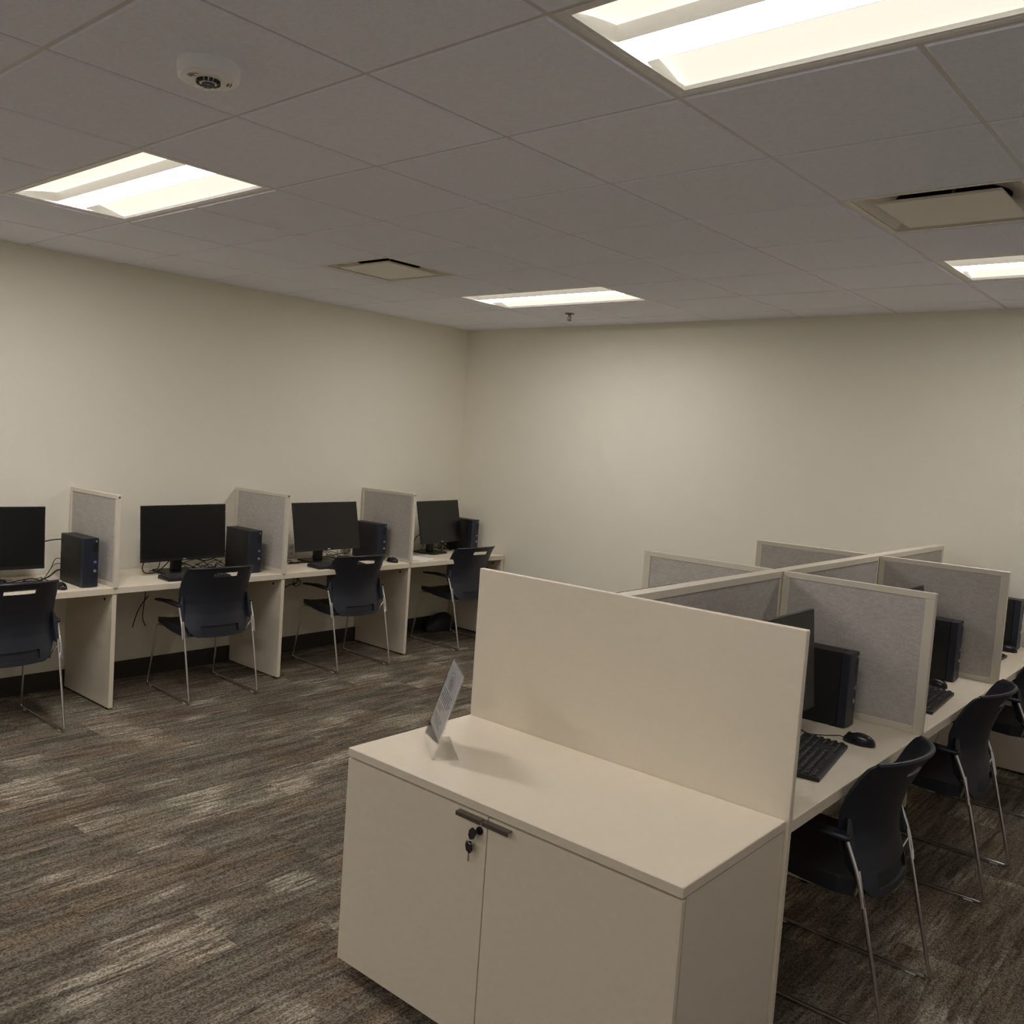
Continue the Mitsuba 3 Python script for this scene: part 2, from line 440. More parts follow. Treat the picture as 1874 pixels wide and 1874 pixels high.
# ---- sprinkler head
k = thing('sprinkler_head', 'small dark sprinkler head below the ceiling near the far light', 'sprinkler')
M = T().translate([0.35, 4.56, H - 0.005])
part(k, 'escutcheon', ply(lathe([(0, 0), (0.036, 0), (0.034, -0.005), (0.014, -0.008), (0, -0.008)], 28), 'm_bronze', smooth=35), M)
part(k, 'frame', ply(cat(cyl((0, 0, -0.006), (0, 0, -0.022), 0.010, 14), tube(spline([(0.009, 0, -0.02), (0.015, 0, -0.035), (0.003, 0, -0.052)], 6), 0.0028, 6), tube(spline([(-0.009, 0, -0.02), (-0.015, 0, -0.035), (-0.003, 0, -0.052)], 6), 0.0028, 6), cyl((0, 0, -0.022), (0, 0, -0.05), 0.003, 8)), 'm_bronze'), M)
part(k, 'deflector', ply(cyl((0, 0, -0.052), (0, 0, -0.055), 0.017, 18), 'm_bronze'), M)

# ================================================================== desks along the left wall
XF = -0.600
JY = [0.314, 1.546, 2.777, 4.009, 5.180]
names_l = ['white laminate wall desk at the left edge of the photo', 'white laminate wall desk second from the left edge of the photo',
           'white laminate wall desk third along the left wall', 'white laminate wall desk in the corner against the back wall']
def panel_mesh(y, x0, x1):
    return cat(box(x0, x1, y - 0.014, y + 0.014, 0.012, 0.6985, 0.0015))
def glides(y, xs):
    return cat(*[cyl((x, y, 0.0), (x, y, 0.013), 0.012, 14) for x in xs])
for i in range(4):
    k = thing('carrel_desk', names_l[i], 'desk', 'white desks along the left wall')
    y0, y1 = JY[i] + 0.0008, JY[i + 1] - 0.0008
    part(k, 'worktop', ply(box(WX + 0.012, XF, y0, y1, 0.699, ZD, 0.002), 'm_laminate'))
    ys = [JY[i + 1] - (0.018 if i == 3 else 0.0)] + ([JY[0] + 0.014] if i == 0 else [])
    for y in ys:
        part(k, 'side_panel', ply(panel_mesh(y, WX + 0.016, XF - 0.006), 'm_laminate'))
        part(k, 'glide', ply(glides(y, (WX + 0.06, XF - 0.045)), 'm_black'))
        part(k, 'bolt', ply(cat(cyl((-0.695, y - 0.014, 0.655), (-0.695, y - 0.017, 0.655), 0.008, 14)), 'm_black'))
        part(k, 'bracket', ply(cat(box(-0.685, -0.655, y - 0.040, y - 0.014, 0.6955, 0.6985), box(-0.685, -0.655, y - 0.017, y - 0.014, 0.670, 0.6985)), 'm_tee'))

# ---- fabric privacy screens
def screen_parts(k, axis, c, s0, s1, z0, z1, t=0.030, tw=(0.024, 0.024), top=0.024, bot=0.026, screw=True):
    """a framed fabric screen; axis 'x': runs along x at y=c; axis 'y': runs along y at x=c"""
    def b(a0, a1, t0, t1, zz0, zz1, ch=0.0015):
        return box(a0, a1, c + t0, c + t1, zz0, zz1, ch) if axis == 'x' else box(c + t0, c + t1, a0, a1, zz0, zz1, ch)
    h = t / 2
    part(k, 'top_rail', ply(b(s0, s1, -h, h, z1 - top, z1), 'm_trim'))
    part(k, 'bottom_rail', ply(b(s0 + tw[0], s1 - tw[1], -h + 0.001, h - 0.001, z0, z0 + bot), 'm_trim'))
    part(k, 'post', ply(b(s0, s0 + tw[0], -h, h, z0, z1 - top), 'm_trim'))
    part(k, 'post', ply(b(s1 - tw[1], s1, -h, h, z0, z1 - top), 'm_trim'))
    part(k, 'fabric_panel', ply(b(s0 + tw[0] - 0.001, s1 - tw[1] + 0.001, -h + 0.004, h - 0.004, z0 + bot - 0.001, z1 - top + 0.001, 0), 'm_fabric'), None, 'grey fabric panel')
    if screw and axis == 'x':
        part(k, 'screw', ply(cyl((s1, c, z1 - 0.014), (s1 + 0.002, c, z1 - 0.014), 0.006, 12), 'm_bronze'))
for i, lab in enumerate(['grey fabric privacy screen nearest the left edge of the photo, beside the first tower computer',
                         'grey fabric privacy screen in the middle of the three on the left wall desks',
                         'grey fabric privacy screen nearest the back corner on the left wall desks']):
    k = thing('privacy_screen', lab, 'privacy screen', 'privacy screens on the left wall desks')
    screen_parts(k, 'x', JY[i + 1], WX + 0.012, -0.592, ZD, ZP + 0.002, 0.028)

# ================================================================== middle block: cabinet, end panel, benches
XL, XR, YF, YB = 2.262, 3.440, 0.851, 1.442
k = thing('storage_cabinet', 'low white two-door storage cabinet in the foreground', 'cabinet')
part(k, 'top', ply(box(XL, XR, YF, YB - 0.001, 0.711, 0.739, 0.002), 'm_laminate'))
body = cat(box(XL + 0.002, XL + 0.020, YF + 0.0225, YB - 0.002, 0.040, 0.7085, 0.001), box(XR - 0.020, XR - 0.002, YF + 0.0225, YB - 0.002, 0.040, 0.7085, 0.001),
           box(XL + 0.020, XR - 0.020, YF + 0.05, YB - 0.002, 0.040, 0.058), box(XL + 0.020, XR - 0.020, YB - 0.014, YB - 0.003, 0.058, 0.7085),
           box(XL + 0.010, XR - 0.010, YF + 0.014, YB - 0.004, 0.7085, 0.711), box(XL + 0.020, XR - 0.020, YF + 0.03, YB - 0.02, 0.690, 0.7085))
part(k, 'body', ply(body, 'm_laminate'))
part(k, 'plinth', ply(box(XL + 0.03, XR - 0.03, YF + 0.06, YB - 0.03, 0.0, 0.040), 'm_gap'), None, 'dark recessed plinth')
XM = 2.848
for j, (x0, x1) in enumerate(((XL + 0.001, XM - 0.0014), (XM + 0.0014, XR - 0.001))):
    d = part(k, 'door', ply(box(x0, x1, YF + 0.001, YF + 0.018, 0.040, 0.7055, 0.0012), 'm_laminate'))
    hx = (XM - 0.103, XM - 0.011) if j == 0 else (XM - 0.006, XM + 0.086)
    hd = cat(box(hx[0], hx[1], YF - 0.020, YF + 0.001, 0.6955, 0.6985, 0.0006), box(hx[0], hx[1], YF - 0.020, YF - 0.017, 0.686, 0.6985, 0.0006))
    part(d, 'handle', ply(hd, 'm_bronze'), None, 'dark bronze tab pull')
    if j == 0:
        lx, lz = XM - 0.026, 0.660
        part(d, 'lock', ply(cat(cyl((lx, YF + 0.001, lz), (lx, YF - 0.003, lz), 0.0115, 24), cyl((lx, YF - 0.003, lz), (lx, YF - 0.006, lz), 0.0085, 24)), 'm_black', smooth=40), None, 'black round lock')
def key_head(c, ang, s=1.0):
    hexa = sg.Polygon([(-0.009, 0.0), (-0.013, -0.012), (-0.008, -0.025), (0.004, -0.029), (0.011, -0.020), (0.010, -0.004), (0.004, 0.003)]).buffer(0.0012)
    hexa = hexa.difference(sg.Point(0.0, -0.025).buffer(0.0022))
    m = tri(prism(hexa, 0.0045))
    m.apply_scale(s)
    return m
kr = thing('key_pair', 'two black-headed keys on a ring hanging from the cabinet lock', 'keys')
k1 = key_head(None, 0)
R1 = trimesh.transformations.rotation_matrix(math.radians(90), (1, 0, 0))
k1.apply_transform(R1)
k1.apply_transform(trimesh.transformations.rotation_matrix(math.radians(-12), (0, 0, 1)))
k1.apply_transform(trimesh.transformations.rotation_matrix(math.radians(28), (0, 1, 0)))
k1.apply_translation((lx - 0.004, YF - 0.018, lz + 0.004))
part(kr, 'key', ply(cat(k1, box(lx - 0.0025, lx + 0.0025, YF - 0.018, YF - 0.0055, lz - 0.005, lz + 0.005, 0.0008)), 'm_black'))
rc = np.array([lx - 0.017, YF - 0.019, lz - 0.031])
aa = np.linspace(0, 2 * np.pi, 25)
ringp = np.c_[rc[0] + 0.0075 * np.cos(aa), np.full(25, rc[1]), rc[2] + 0.0075 * np.sin(aa)]
part(kr, 'ring', ply(tube(ringp, 0.0010, 6), 'm_chrome'), None, 'small metal ring')
k2 = key_head(None, 0)
k2.apply_translation((0, 0.001, 0))
k2.apply_transform(R1)
k2.apply_transform(trimesh.transformations.rotation_matrix(math.radians(-6), (0, 0, 1)))
k2.apply_translation((rc[0] - 0.004, rc[1] + 0.0045, rc[2] - 0.006))
kk = part(kr, 'key', ply(k2, 'm_black'))
bl = cat(box(-0.0030, 0.0030, -0.0008, 0.0008, -0.026, 0.0, 0.0004), box(0.0028, 0.0042, -0.0007, 0.0007, -0.014, -0.009), box(0.0028, 0.0040, -0.0007, 0.0007, -0.022, -0.018))
bl.apply_translation((rc[0] - 0.004, rc[1] + 0.0020, rc[2] - 0.034))
part(kk, 'blade', ply(bl, 'm_brass'), None, 'metal blade')

solo('end_panel', ply(box(2.262, 3.448, 1.4425, 1.4665, 0.0, 1.2805, 0.002), 'm_laminate'), 'tall plain white end panel standing behind the storage cabinet', 'panel')

# ---- sloped acrylic sign holder with a printed sheet
sB1, sB0 = np.array([2.508, 0.977]), np.array([2.333, 1.121])
sd = (sB0 - sB1); sw = 0.225; sd /= np.linalg.norm(sd)
sbk = np.array([-sd[1], sd[0]]); sbk = sbk if sbk[1] > 0 else -sbk
TILT = 0.297
def sP(a, l, off=0.0):
    """a along the width from the near corner, l up the slope, off backwards from the front sheet"""
    q = sB1 + sd * a + sbk * (l * math.sin(TILT) + off * math.cos(TILT))
    return np.array([q[0], q[1], 0.7395 + l * math.cos(TILT) - off * math.sin(TILT) + 0.001])
def slab(c4, t):
    c = np.array(c4, float)
    n = np.cross(c[1] - c[0], c[3] - c[0]); n /= np.linalg.norm(n)
    return trimesh.convex.convex_hull(np.vstack([c, c + n * t]))
kS = thing('sign_holder', 'slanted clear acrylic sign holder on the storage cabinet', 'sign holder')
SL = 0.285
part(kS, 'front_sheet', ply(slab([sP(0, 0.0), sP(sw, 0.0), sP(sw, SL), sP(0, SL)], 0.0018), 'm_acrylic'))
part(kS, 'back_sheet', ply(slab([sP(0, 0.0, 0.005), sP(sw, 0.0, 0.005), sP(sw, SL - 0.01, 0.005), sP(0, SL - 0.01, 0.005)], 0.0018), 'm_acrylic'))
def bP(a, d, z):
    q = sB1 + sd * a + sbk * d
    return np.array([q[0], q[1], 0.7395 + z])
part(kS, 'foot', ply(cat(slab([bP(0, 0.004, 0.0), bP(0, 0.088, 0.0), bP(sw, 0.088, 0.0), bP(sw, 0.004, 0.0)], 0.0018),
                         slab([bP(0, 0.088, 0.0018), bP(0, 0.046, 0.094), bP(sw, 0.046, 0.094), bP(sw, 0.088, 0.0018)], 0.0018)), 'm_acrylic'))
def f_sheet(p, n, uv):
    u, v = uv.x, uv.y                              # u across, v up
    col = mi.Color3f(0.80, 0.78, 0.75)
    # picture: a soft wash with pale arcs
    pic = smoothstep(0.625, 0.635, v) * (1 - smoothstep(0.935, 0.945, v))
    cx, cy = (u - 0.44) / 0.78, (v - 0.70) / 0.62
    r = dr.sqrt(cx * cx + cy * cy)
    wash = mix(mi.Color3f(0.50, 0.44, 0.43), mi.Color3f(0.76, 0.74, 0.73), smoothstep(0.02, 0.34, r))
    arc = smoothstep(0.016, 0.006, dr.abs(r - 0.30)) + smoothstep(0.018, 0.008, dr.abs(r - 0.20)) * 0.8 + smoothstep(0.03, 0.012, dr.abs(r - 0.13)) * 0.9
    arc = arc * smoothstep(0.0, 0.1, cy + 0.35 * cx + 0.06)
    wash = mix(wash, mi.Color3f(0.30, 0.29, 0.30), dr.clip(arc, 0, 1) * 0.75)
    col = mix(col, wash, pic)
    def rows(a, b, pitch, x0, x1, seed, dark):
        k = dr.floor((v - a) / pitch)
        fr_ = (v - a) / pitch - k
        on = smoothstep(0.25, 0.35, fr_) * (1 - smoothstep(0.68, 0.78, fr_))
        end = x1 - 0.20 * cell_rand(k, seed, 2)
        gap = smoothstep(0.06, 0.14, noise(u * 26, k * 7.3 + seed))
        inside = dr.select((v > a) & (v < b) & (u > x0) & (u < end), mi.Float(1), mi.Float(0))
        return on * gap * inside * dark
    ink = rows(0.390, 0.605, 0.0359, 0.10, 0.95, 1.0, 0.85) + rows(0.265, 0.372, 0.0357, 0.10, 0.60, 2.0, 0.8) + rows(0.085, 0.225, 0.0350, 0.10, 0.85, 3.0, 0.8)
    col = mix(col, mi.Color3f(0.17, 0.165, 0.17), dr.clip(ink, 0, 1))
    return col
scene['m_sheet'] = {'type': 'twosided', 'bsdf': {'type': 'diffuse', 'reflectance': proc(f_sheet)}}
pv = np.array([sP(0.004, 0.058, 0.003), sP(sw - 0.004, 0.058, 0.003), sP(sw - 0.004, SL - 0.004, 0.003), sP(0.004, SL - 0.004, 0.003)])
# reading direction: seen from the front the near corner is on the reader's right
scene_sheet = ply(trimesh.Trimesh(pv, np.array([[0, 1, 2], [0, 2, 3]]), process=False), 'm_sheet', uv=np.array([[1, 0], [0, 0], [0, 1], [1, 1]], float))
solo('printed_sheet', scene_sheet, 'printed grey and white notice inside the acrylic sign holder', 'notice')

# ---- spine and cross screens
Y1, Y2, YE = 2.693, 3.918, 5.110
XS = 2.845
for i, (a, b, lab) in enumerate([(1.468, Y1 - 0.001, 'long grey middle screen nearest the tall end panel'), (Y1 + 0.001, Y2 - 0.001, 'long grey middle screen between the two crossing screens'), (Y2 + 0.001, YE, 'long grey middle screen nearest the back wall')]):
    k = thing('spine_screen', lab + ', standing along the bench desks', 'privacy screen', 'screens along the middle of the bench desks')
    screen_parts(k, 'y', XS, a, b, ZD - 0.04, ZP - 0.003, 0.050, tw=(0.03, 0.03), top=0.028, bot=0.05)
for y, lab in ((Y1, 'grey fabric cross screen between the first and second right bench desks'), (Y2, 'grey fabric cross screen between the second and third right bench desks')):
    k = thing('cross_screen', lab, 'privacy screen', 'cross screens on the right bench desks')
    screen_parts(k, 'x', y, XS + 0.027, 3.452, ZD, ZP - 0.003, 0.030, tw=(0.028, 0.034), top=0.024, bot=0.028, screw=False)
for y, lab in ((Y1, 'grey fabric cross screen left of the middle screens, nearer the end panel'), (Y2, 'darker grey cross screen left of the middle screens, nearer the back wall')):
    k = thing('cross_screen', lab, 'privacy screen', 'cross screens on the left bench desks')
    screen_parts(k, 'x', y, 2.216, XS - 0.027, ZD, ZP - 0.003, 0.030, tw=(0.034, 0.028), top=0.024, bot=0.028, screw=False)
YJ = [1.468, Y1, Y2, 5.130]
lr = ['first right bench desk, white, directly behind the tall end panel', 'second right bench desk, white, between the two cross screens', 'third right bench desk, white, nearest the back wall']
ll = ['left bench desk hidden behind the tall end panel', 'left bench desk between the two left cross screens', 'left bench desk nearest the back wall']
for side, labs in ((1, lr), (-1, ll)):
    for i in range(3):
        k = thing('bench_desk', labs[i], 'desk', 'white bench desks in the middle of the room')
        xa, xb = (XS + 0.0255, 3.448) if side > 0 else (2.264, XS - 0.0255)
        part(k, 'worktop', ply(box(xa, xb, YJ[i] + 0.001, YJ[i + 1] - 0.001, 0.699, ZD, 0.002), 'm_laminate'))
        def leg(y, depth):
            x0, x1 = (xa + 0.004, xa + depth) if side > 0 else (xb - depth, xb - 0.004)
            part(k, 'leg_panel', ply(box(x0, x1, y - 0.014, y + 0.014, 0.012, 0.6985, 0.0015), 'm_laminate'))
            part(k, 'glide', ply(glides(y, (x0 + 0.04, x1 - 0.04)), 'm_black'))
        if i == 0:
            leg(YJ[0] + 0.0145, 0.565)
        leg(YJ[i + 1] + (0.022 if i < 2 else -0.016), 0.230 if i < 2 else 0.565)
        yb0, yb1 = YJ[i] + (0.030 if i == 0 else 0.037), YJ[i + 1] - (0.034 if i == 2 else 0.0)
        xr = xa + 0.012 if side > 0 else xb - 0.030
        part(k, 'back_rail', ply(box(xr, xr + 0.018, yb0, yb1, 0.40, 0.698, 0.001), 'm_laminate'))

# ================================================================== chairs
def chair_templates():
    P = []
    # back shell: flat outline with two openings, wrapped into shape
    zb, zt = 0.402, 0.832
    prof_z = np.array([0.40, 0.44, 0.48, 0.54, 0.60, 0.66, 0.72, 0.78, 0.835])
    prof_x = np.array([-0.215, -0.208, -0.198, -0.186, -0.184, -0.193, -0.212, -0.240, -0.272])
    hw_z = np.array([0.40, 0.43, 0.48, 0.56, 0.66, 0.74, 0.80, 0.835])
    hw_y = np.array([0.165, 0.200, 0.226, 0.238, 0.243, 0.243, 0.240, 0.236])
    zz = np.linspace(zb, zt, 60)
    hy = np.interp(zz, hw_z, hw_y)
    outline = sg.Polygon(np.vstack([np.c_[hy, zz], np.c_[-hy[::-1], zz[::-1]]])).buffer(-0.022).buffer(0.022)
    slot = sg.box(-0.082, 0.777, 0.082, 0.797).buffer(0.003)
    low = sg.box(-0.130, 0.4240, 0.130, 0.4640).buffer(0.003)
    m = tri(prism(outline.difference(slot).difference(low), 0.010, 0.016))
    def backx(y, z):
        s = y / 0.24
        wrap = np.interp(z, [0.40, 0.48, 0.58, 0.68, 0.76, 0.835], [0.052, 0.066, 0.086, 0.094, 0.096, 0.098])
        return np.interp(z, prof_z, prof_x) + wrap * (0.80 * s ** 2 + 0.20 * s ** 4)
    def warp(m, extra=0.0):
        v = m.vertices.copy()
        y, z, t = v[:, 0], v[:, 1], v[:, 2]
        zlift = 0.012 * (1 - (y / 0.24) ** 2) * np.clip((z - 0.74) / 0.09, 0, 1) - 0.010 * (1 - (y / 0.24) ** 2) * np.clip((0.50 - z) / 0.1, 0, 1)
        m.vertices = np.c_[backx(y, z) + (0.005 - t) + extra, y, z + zlift]
        m.fix_normals()
        return m
    P.append(('backrest', ply(warp(m), 'm_shell', smooth=40), None))
    rec = tri(prism(sg.box(-0.152, 0.404, 0.152, 0.480), 0.003, 0.02))  # dark plate behind the lower opening paints the shade of the gap
    P.append(('gap_shade', ply(warp(rec, 0.0035), 'm_shell_dark', smooth=40), 'dark recess at the foot of the back'))
    # rolled top rim
    yy = np.linspace(-0.222, 0.222, 25)
    rim = np.c_[backx(yy, np.full(25, 0.829)), yy, 0.828 + 0.012 * (1 - (yy / 0.24) ** 2)]
    P.append(('top_rim', ply(tube(rim, 0.0085, 8), 'm_shell', smooth=50), None))
    # seat shell
    so = sg.Polygon([(-0.172, -0.205), (-0.10, -0.226), (0.06, -0.230), (0.205, -0.222), (0.238, -0.200), (0.244, 0.0), (0.238, 0.200), (0.205, 0.222), (0.06, 0.230), (-0.10, 0.226), (-0.172, 0.205), (-0.176, 0.0)]).buffer(-0.02).buffer(0.02)
    s = tri(prism(so, 1.0, None).refine_to_length(0.03).scale((1, 1, 1))) if False else None
    sp = prism(so, 0.02, 0.02)
    s = tri(sp)
    v = s.vertices.copy()
    x, y, t = v[:, 0], v[:, 1], v[:, 2] / 0.02
    top = np.interp(x, [-0.21, -0.12, 0.0, 0.12, 0.20, 0.245], [0.452, 0.436, 0.436, 0.446, 0.448, 0.436]) + 0.016 * (np.abs(y) / 0.23) ** 3
    bot = np.interp(x, [-0.21, -0.12, 0.0, 0.12, 0.20, 0.245], [0.404, 0.398, 0.404, 0.420, 0.428, 0.426])
    s.vertices = np.c_[x, y, bot + (top - bot) * t]
    s.fix_normals()
    P.append(('seat', ply(s, 'm_shell', smooth=40), None))
    for sgn in (-1, 1):
        y = sgn * 0.243
        leg = fillet([(0.150, sgn * 0.200, 0.412), (0.205, sgn * 0.222, 0.416), (0.285, y, 0.010), (-0.285, y, 0.010), (-0.186, y, 0.415), (-0.166, y, 0.500)], 0.020, 7)
        P.append(('sled_leg', ply(tube(leg, 0.0066, 10), 'm_chrome', smooth=50), None))
        yo = y + sgn * 0.0125
        post = np.array([(-0.192, yo, 0.395), (-0.170, yo, 0.485), (-0.126, yo, 0.592)])
        P.append(('arm_post', ply(tube(spline(post, 6), 0.0066, 10), 'm_chrome', smooth=50), None))
        P.append(('post_clamp', ply(cat(cyl((-0.191, y + sgn * 0.003, 0.398), (-0.184, y + sgn * 0.010, 0.428), 0.0092, 10)), 'm_chrome', smooth=50), None))
        # arm pad: a tapering plank with a dropped tip, plus the ear that ties it to the back
        pad = [m3.Manifold.sphere(r, 12).translate((px_, sgn * py_, pz_)) for px_, py_, pz_, r in ((-0.130, 0.262, 0.594, 0.010), (-0.130, 0.234, 0.594, 0.010), (0.02, 0.278, 0.600, 0.009), (0.02, 0.238, 0.600, 0.009))]
        pad2 = [m3.Manifold.sphere(r, 12).translate((px_, sgn * py_, pz_)) for px_, py_, pz_, r in ((0.02, 0.278, 0.600, 0.009), (0.02, 0.238, 0.600, 0.009), (0.148, 0.274, 0.590, 0.007), (0.148, 0.246, 0.590, 0.007))]
        P.append(('arm_rest', ply(tri(m3.Manifold.batch_hull(pad) + m3.Manifold.batch_hull(pad2)), 'm_shell', smooth=40), None))
        ear = [m3.Manifold.sphere(0.008, 10).translate((px_, sgn * py_, pz_)) for px_, py_, pz_ in ((-0.128, 0.250, 0.592), (-0.122, 0.232, 0.640), (-0.128, 0.228, 0.500), (-0.158, 0.240, 0.490))]
        P.append(('arm_bracket', ply(tri(m3.Manifold.batch_hull(ear)), 'm_shell', smooth=40), None))
        for gx in (0.225, -0.225):
            P.append(('glide', ply(rbox(gx - 0.018, gx + 0.018, y - 0.006, y + 0.006, 0.0, 0.010, 0.003, 8), 'm_glide'), None))
    P.append(('cross_rod', ply(tube([(0.150, -0.200, 0.412), (0.150, 0.200, 0.412)], 0.0066, 8), 'm_chrome', smooth=50), None))
    P.append(('cross_rod', ply(tube(fillet([(-0.172, -0.243, 0.470), (-0.150, -0.205, 0.398), (-0.150, 0.205, 0.398), (-0.172, 0.243, 0.470)], 0.02, 5), 0.0066, 8), 'm_chrome', smooth=50), None))
    return P
CHAIR = chair_templates()
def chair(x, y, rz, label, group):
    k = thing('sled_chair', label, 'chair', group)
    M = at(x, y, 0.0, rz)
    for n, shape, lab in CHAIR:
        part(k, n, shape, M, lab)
gl, gr = 'navy chairs at the left wall desks', 'navy chairs at the right bench desks'
chair(-0.655, 0.918, math.pi + 0.00, 'navy plastic chair on chrome sled legs at the left edge of the photo', gl)
chair(-0.690, 2.222, math.pi - 0.06, 'navy plastic chair on chrome sled legs at the second left wall desk', gl)
chair(-0.735, 3.457, math.pi - 0.06, 'navy plastic chair on chrome sled legs, third along the left wall desks', gl)
chair(-0.735, 4.738, math.pi - 0.03, 'navy plastic chair on chrome sled legs nearest the room corner, partly behind the end panel', gl)
chair(3.357, 2.085, math.pi + 0.00, 'navy chair with chrome legs at the first right bench desk, nearest the camera', gr)
chair(3.352, 3.338, math.pi + 0.02, 'navy chair with chrome legs at the second right bench desk', gr)
chair(3.345, 4.575, math.pi + 0.00, 'navy chair with chrome legs cut off by the right edge of the photo', gr)

# ================================================================== computers, monitors, keyboards, mice
def computer_templates():
    P = []
    d, w, h = 0.292, 0.093, 0.289
    P.append(('case', ply(box(-d / 2, d / 2 - 0.034, -w / 2, w / 2, 0.006, h, 0.0025), 'm_black'), None))
    P.append(('front_bezel', ply(rbox(d / 2 - 0.0335, d / 2, -w / 2 - 0.0005, w / 2 + 0.0005, 0.004, h + 0.001, 0.004, 12), 'm_navy', smooth=40), 'dark navy front bezel'))
    P.append(('power_button', ply(cyl((d / 2 - 0.001, 0.031, h - 0.018), (d / 2 + 0.0012, 0.031, h - 0.018), 0.0045, 14), 'm_badge'), 'small pale power button'))
    P.append(('drive_slot', ply(box(d / 2 - 0.002, d / 2 + 0.0006, 0.010, 0.040, h - 0.080, h - 0.030), 'm_black'), None))
    P.append(('badge', ply(cat(cyl((d / 2 - 0.001, 0.026, 0.150), (d / 2 + 0.0010, 0.026, 0.150), 0.0105, 24)), 'm_blue'), 'small round blue badge'))
    P.append(('logo', ply(cat(box(d / 2, d / 2 + 0.0016, 0.019, 0.033, 0.1490, 0.1515), box(d / 2, d / 2 + 0.0016, 0.0195, 0.022, 0.1465, 0.1535), box(d / 2, d / 2 + 0.0016, 0.030, 0.0325, 0.1465, 0.1535)), 'm_badge'), None))
    P.append(('audio_port', ply(cat(lathe([(0.005, 0), (0.0085, 0), (0.0085, 0.002), (0.005, 0.002), (0.005, 0)], 20).apply_transform(trimesh.transformations.rotation_matrix(math.pi / 2, (0, 1, 0))).apply_translation((d / 2 - 0.0008, 0.026, 0.097)), cyl((d / 2, 0.026, 0.097), (d / 2 + 0.0008, 0.026, 0.097), 0.003, 10)), 'm_badge'), None))
    P.append(('usb_port', ply(cat(*[box(d / 2 - 0.001, d / 2 + 0.0006, 0.018, 0.033, zz, zz + 0.006) for zz in (0.118, 0.076, 0.060)]), 'm_black'), None))
    holes = []
    for i in range(9):
        for j in range(8):
            x, z = -0.090 + i * 0.0075, h - 0.105 + j * 0.0075
            holes.append(box(x, x + 0.0052, -w / 2 - 0.0006, -w / 2 + 0.0005, z, z + 0.0052))
    P.append(('vent_grille', ply(cat(*holes), 'm_gap'), None))
    P.append(('foot', ply(cat(*[box(sx - 0.012, sx + 0.012, sy - 0.006, sy + 0.006, 0.0, 0.0065) for sx in (-0.11, 0.10) for sy in (-0.036, 0.036)]), 'm_black'), None))
    return P
COMP = computer_templates()
def computer(xf, yr, label, group, rz=0.0):
    k = thing('computer_tower', label, 'computer', group)
    M = at(xf - 0.146, yr - 0.0465, ZD, rz)
    for n, s, lab in COMP:
        part(k, n, s, M, lab)
gc, gcr = 'computers on the left wall desks', 'computers on the right bench desks'
computer(-0.665, 1.468, 'black upright computer with navy front beside the first privacy screen', gc)
computer(-0.705, 2.656, 'black upright computer with navy front partly behind the second wall monitor', gc)
computer(-0.790, 3.914, 'black upright computer with navy front on the third wall desk, beside a black mouse', gc)
computer(-0.835, 5.085, 'black upright computer with navy front in the room corner', gc)
computer(3.232, 2.590, 'black upright computer on the first right bench desk', gcr)
computer(3.300, 3.835, 'black upright computer on the second right bench desk', gcr)
computer(3.328, 5.058, 'black upright computer on the third right bench desk, at the right edge', gcr)

MW, MH = 0.611, 0.361
def monitor_templates():
    head, foot = [], []
    hw_, hh = MW / 2, MH / 2
    head.append(('bezel', ply(cat(box(-0.006, 0.006, -hw_, hw_, -hh, hh, 0.002), box(-0.030, -0.005, -hw_ + 0.05, hw_ - 0.05, -hh + 0.03, hh - 0.05, 0.01), box(-0.045, -0.028, -0.10, 0.10, -0.09, 0.09, 0.008)), 'm_black'), None))
    head.append(('screen', ply(box(0.0055, 0.0066, -hw_ + 0.007, hw_ - 0.007, -hh + 0.020, hh - 0.007), 'm_screen'), 'dark matte screen'))
    head.append(('logo', ply(box(0.0058, 0.0066, -0.012, 0.012, -hh + 0.006, -hh + 0.013), 'm_badge'), 'small pale logo mark'))
    head.append(('rear_mount', ply(box(-0.075, -0.043, -0.045, 0.045, -0.050, 0.050, 0.006), 'm_black'), None))
    return head
MON = monitor_templates()
NECK = ply(box(-0.110, -0.070, -0.036, 0.036, 0.012, 0.330, 0.006), 'm_black')
def base_mesh():
    p = sg.Polygon([(0.030, -0.100), (0.030, 0.100), (-0.05, 0.122), (-0.195, 0.115), (-0.195, -0.115), (-0.05, -0.122)]).buffer(-0.008).buffer(0.008)
    return tri(prism(p, 0.013))
BASE = ply(base_mesh(), 'm_black', smooth=30)
def monitor(x, y, zc, yaw, tilt, label, group, roll=0.0, neck_yaw=None, hs=1.0):
    k = thing('monitor', label, 'monitor', group)
    M = T().translate([x, y, zc]).rotate([0, 0, 1], math.degrees(yaw)).rotate([0, 1, 0], -math.degrees(tilt)).rotate([1, 0, 0], math.degrees(roll))
    for n, s, lab in MON:
        part(k, n, s, M, lab)
    Mb = T().translate([x, y, ZD]).rotate([0, 0, 1], math.degrees(yaw if neck_yaw is None else neck_yaw))
    part(k, 'stand_neck', NECK, Mb)
    part(k, 'stand_base', BASE, Mb)
gm, gmb = 'monitors on the left wall desks', 'monitors on the bench desks'
monitor(-0.925, 0.945, 1.010, -0.10, 0.045, 'switched-off black monitor cut off by the left edge of the photo', gm)
monitor(-0.856, 2.145, 1.013, -0.03, 0.05, 'switched-off black monitor on the second wall desk', gm, 0.012)
monitor(-0.881, 3.371, 1.016, -0.03, 0.204, 'switched-off monitor leaning back on the third wall desk', gm, 0.010)
monitor(-0.902, 4.643, 1.015, 0.15, 0.199, 'switched-off monitor leaning back on the corner wall desk', gm)
monitor(3.160, 1.995, 1.027, 0.0, 0.09, 'switched-off black monitor on the first right bench desk, just past the end panel', gmb)
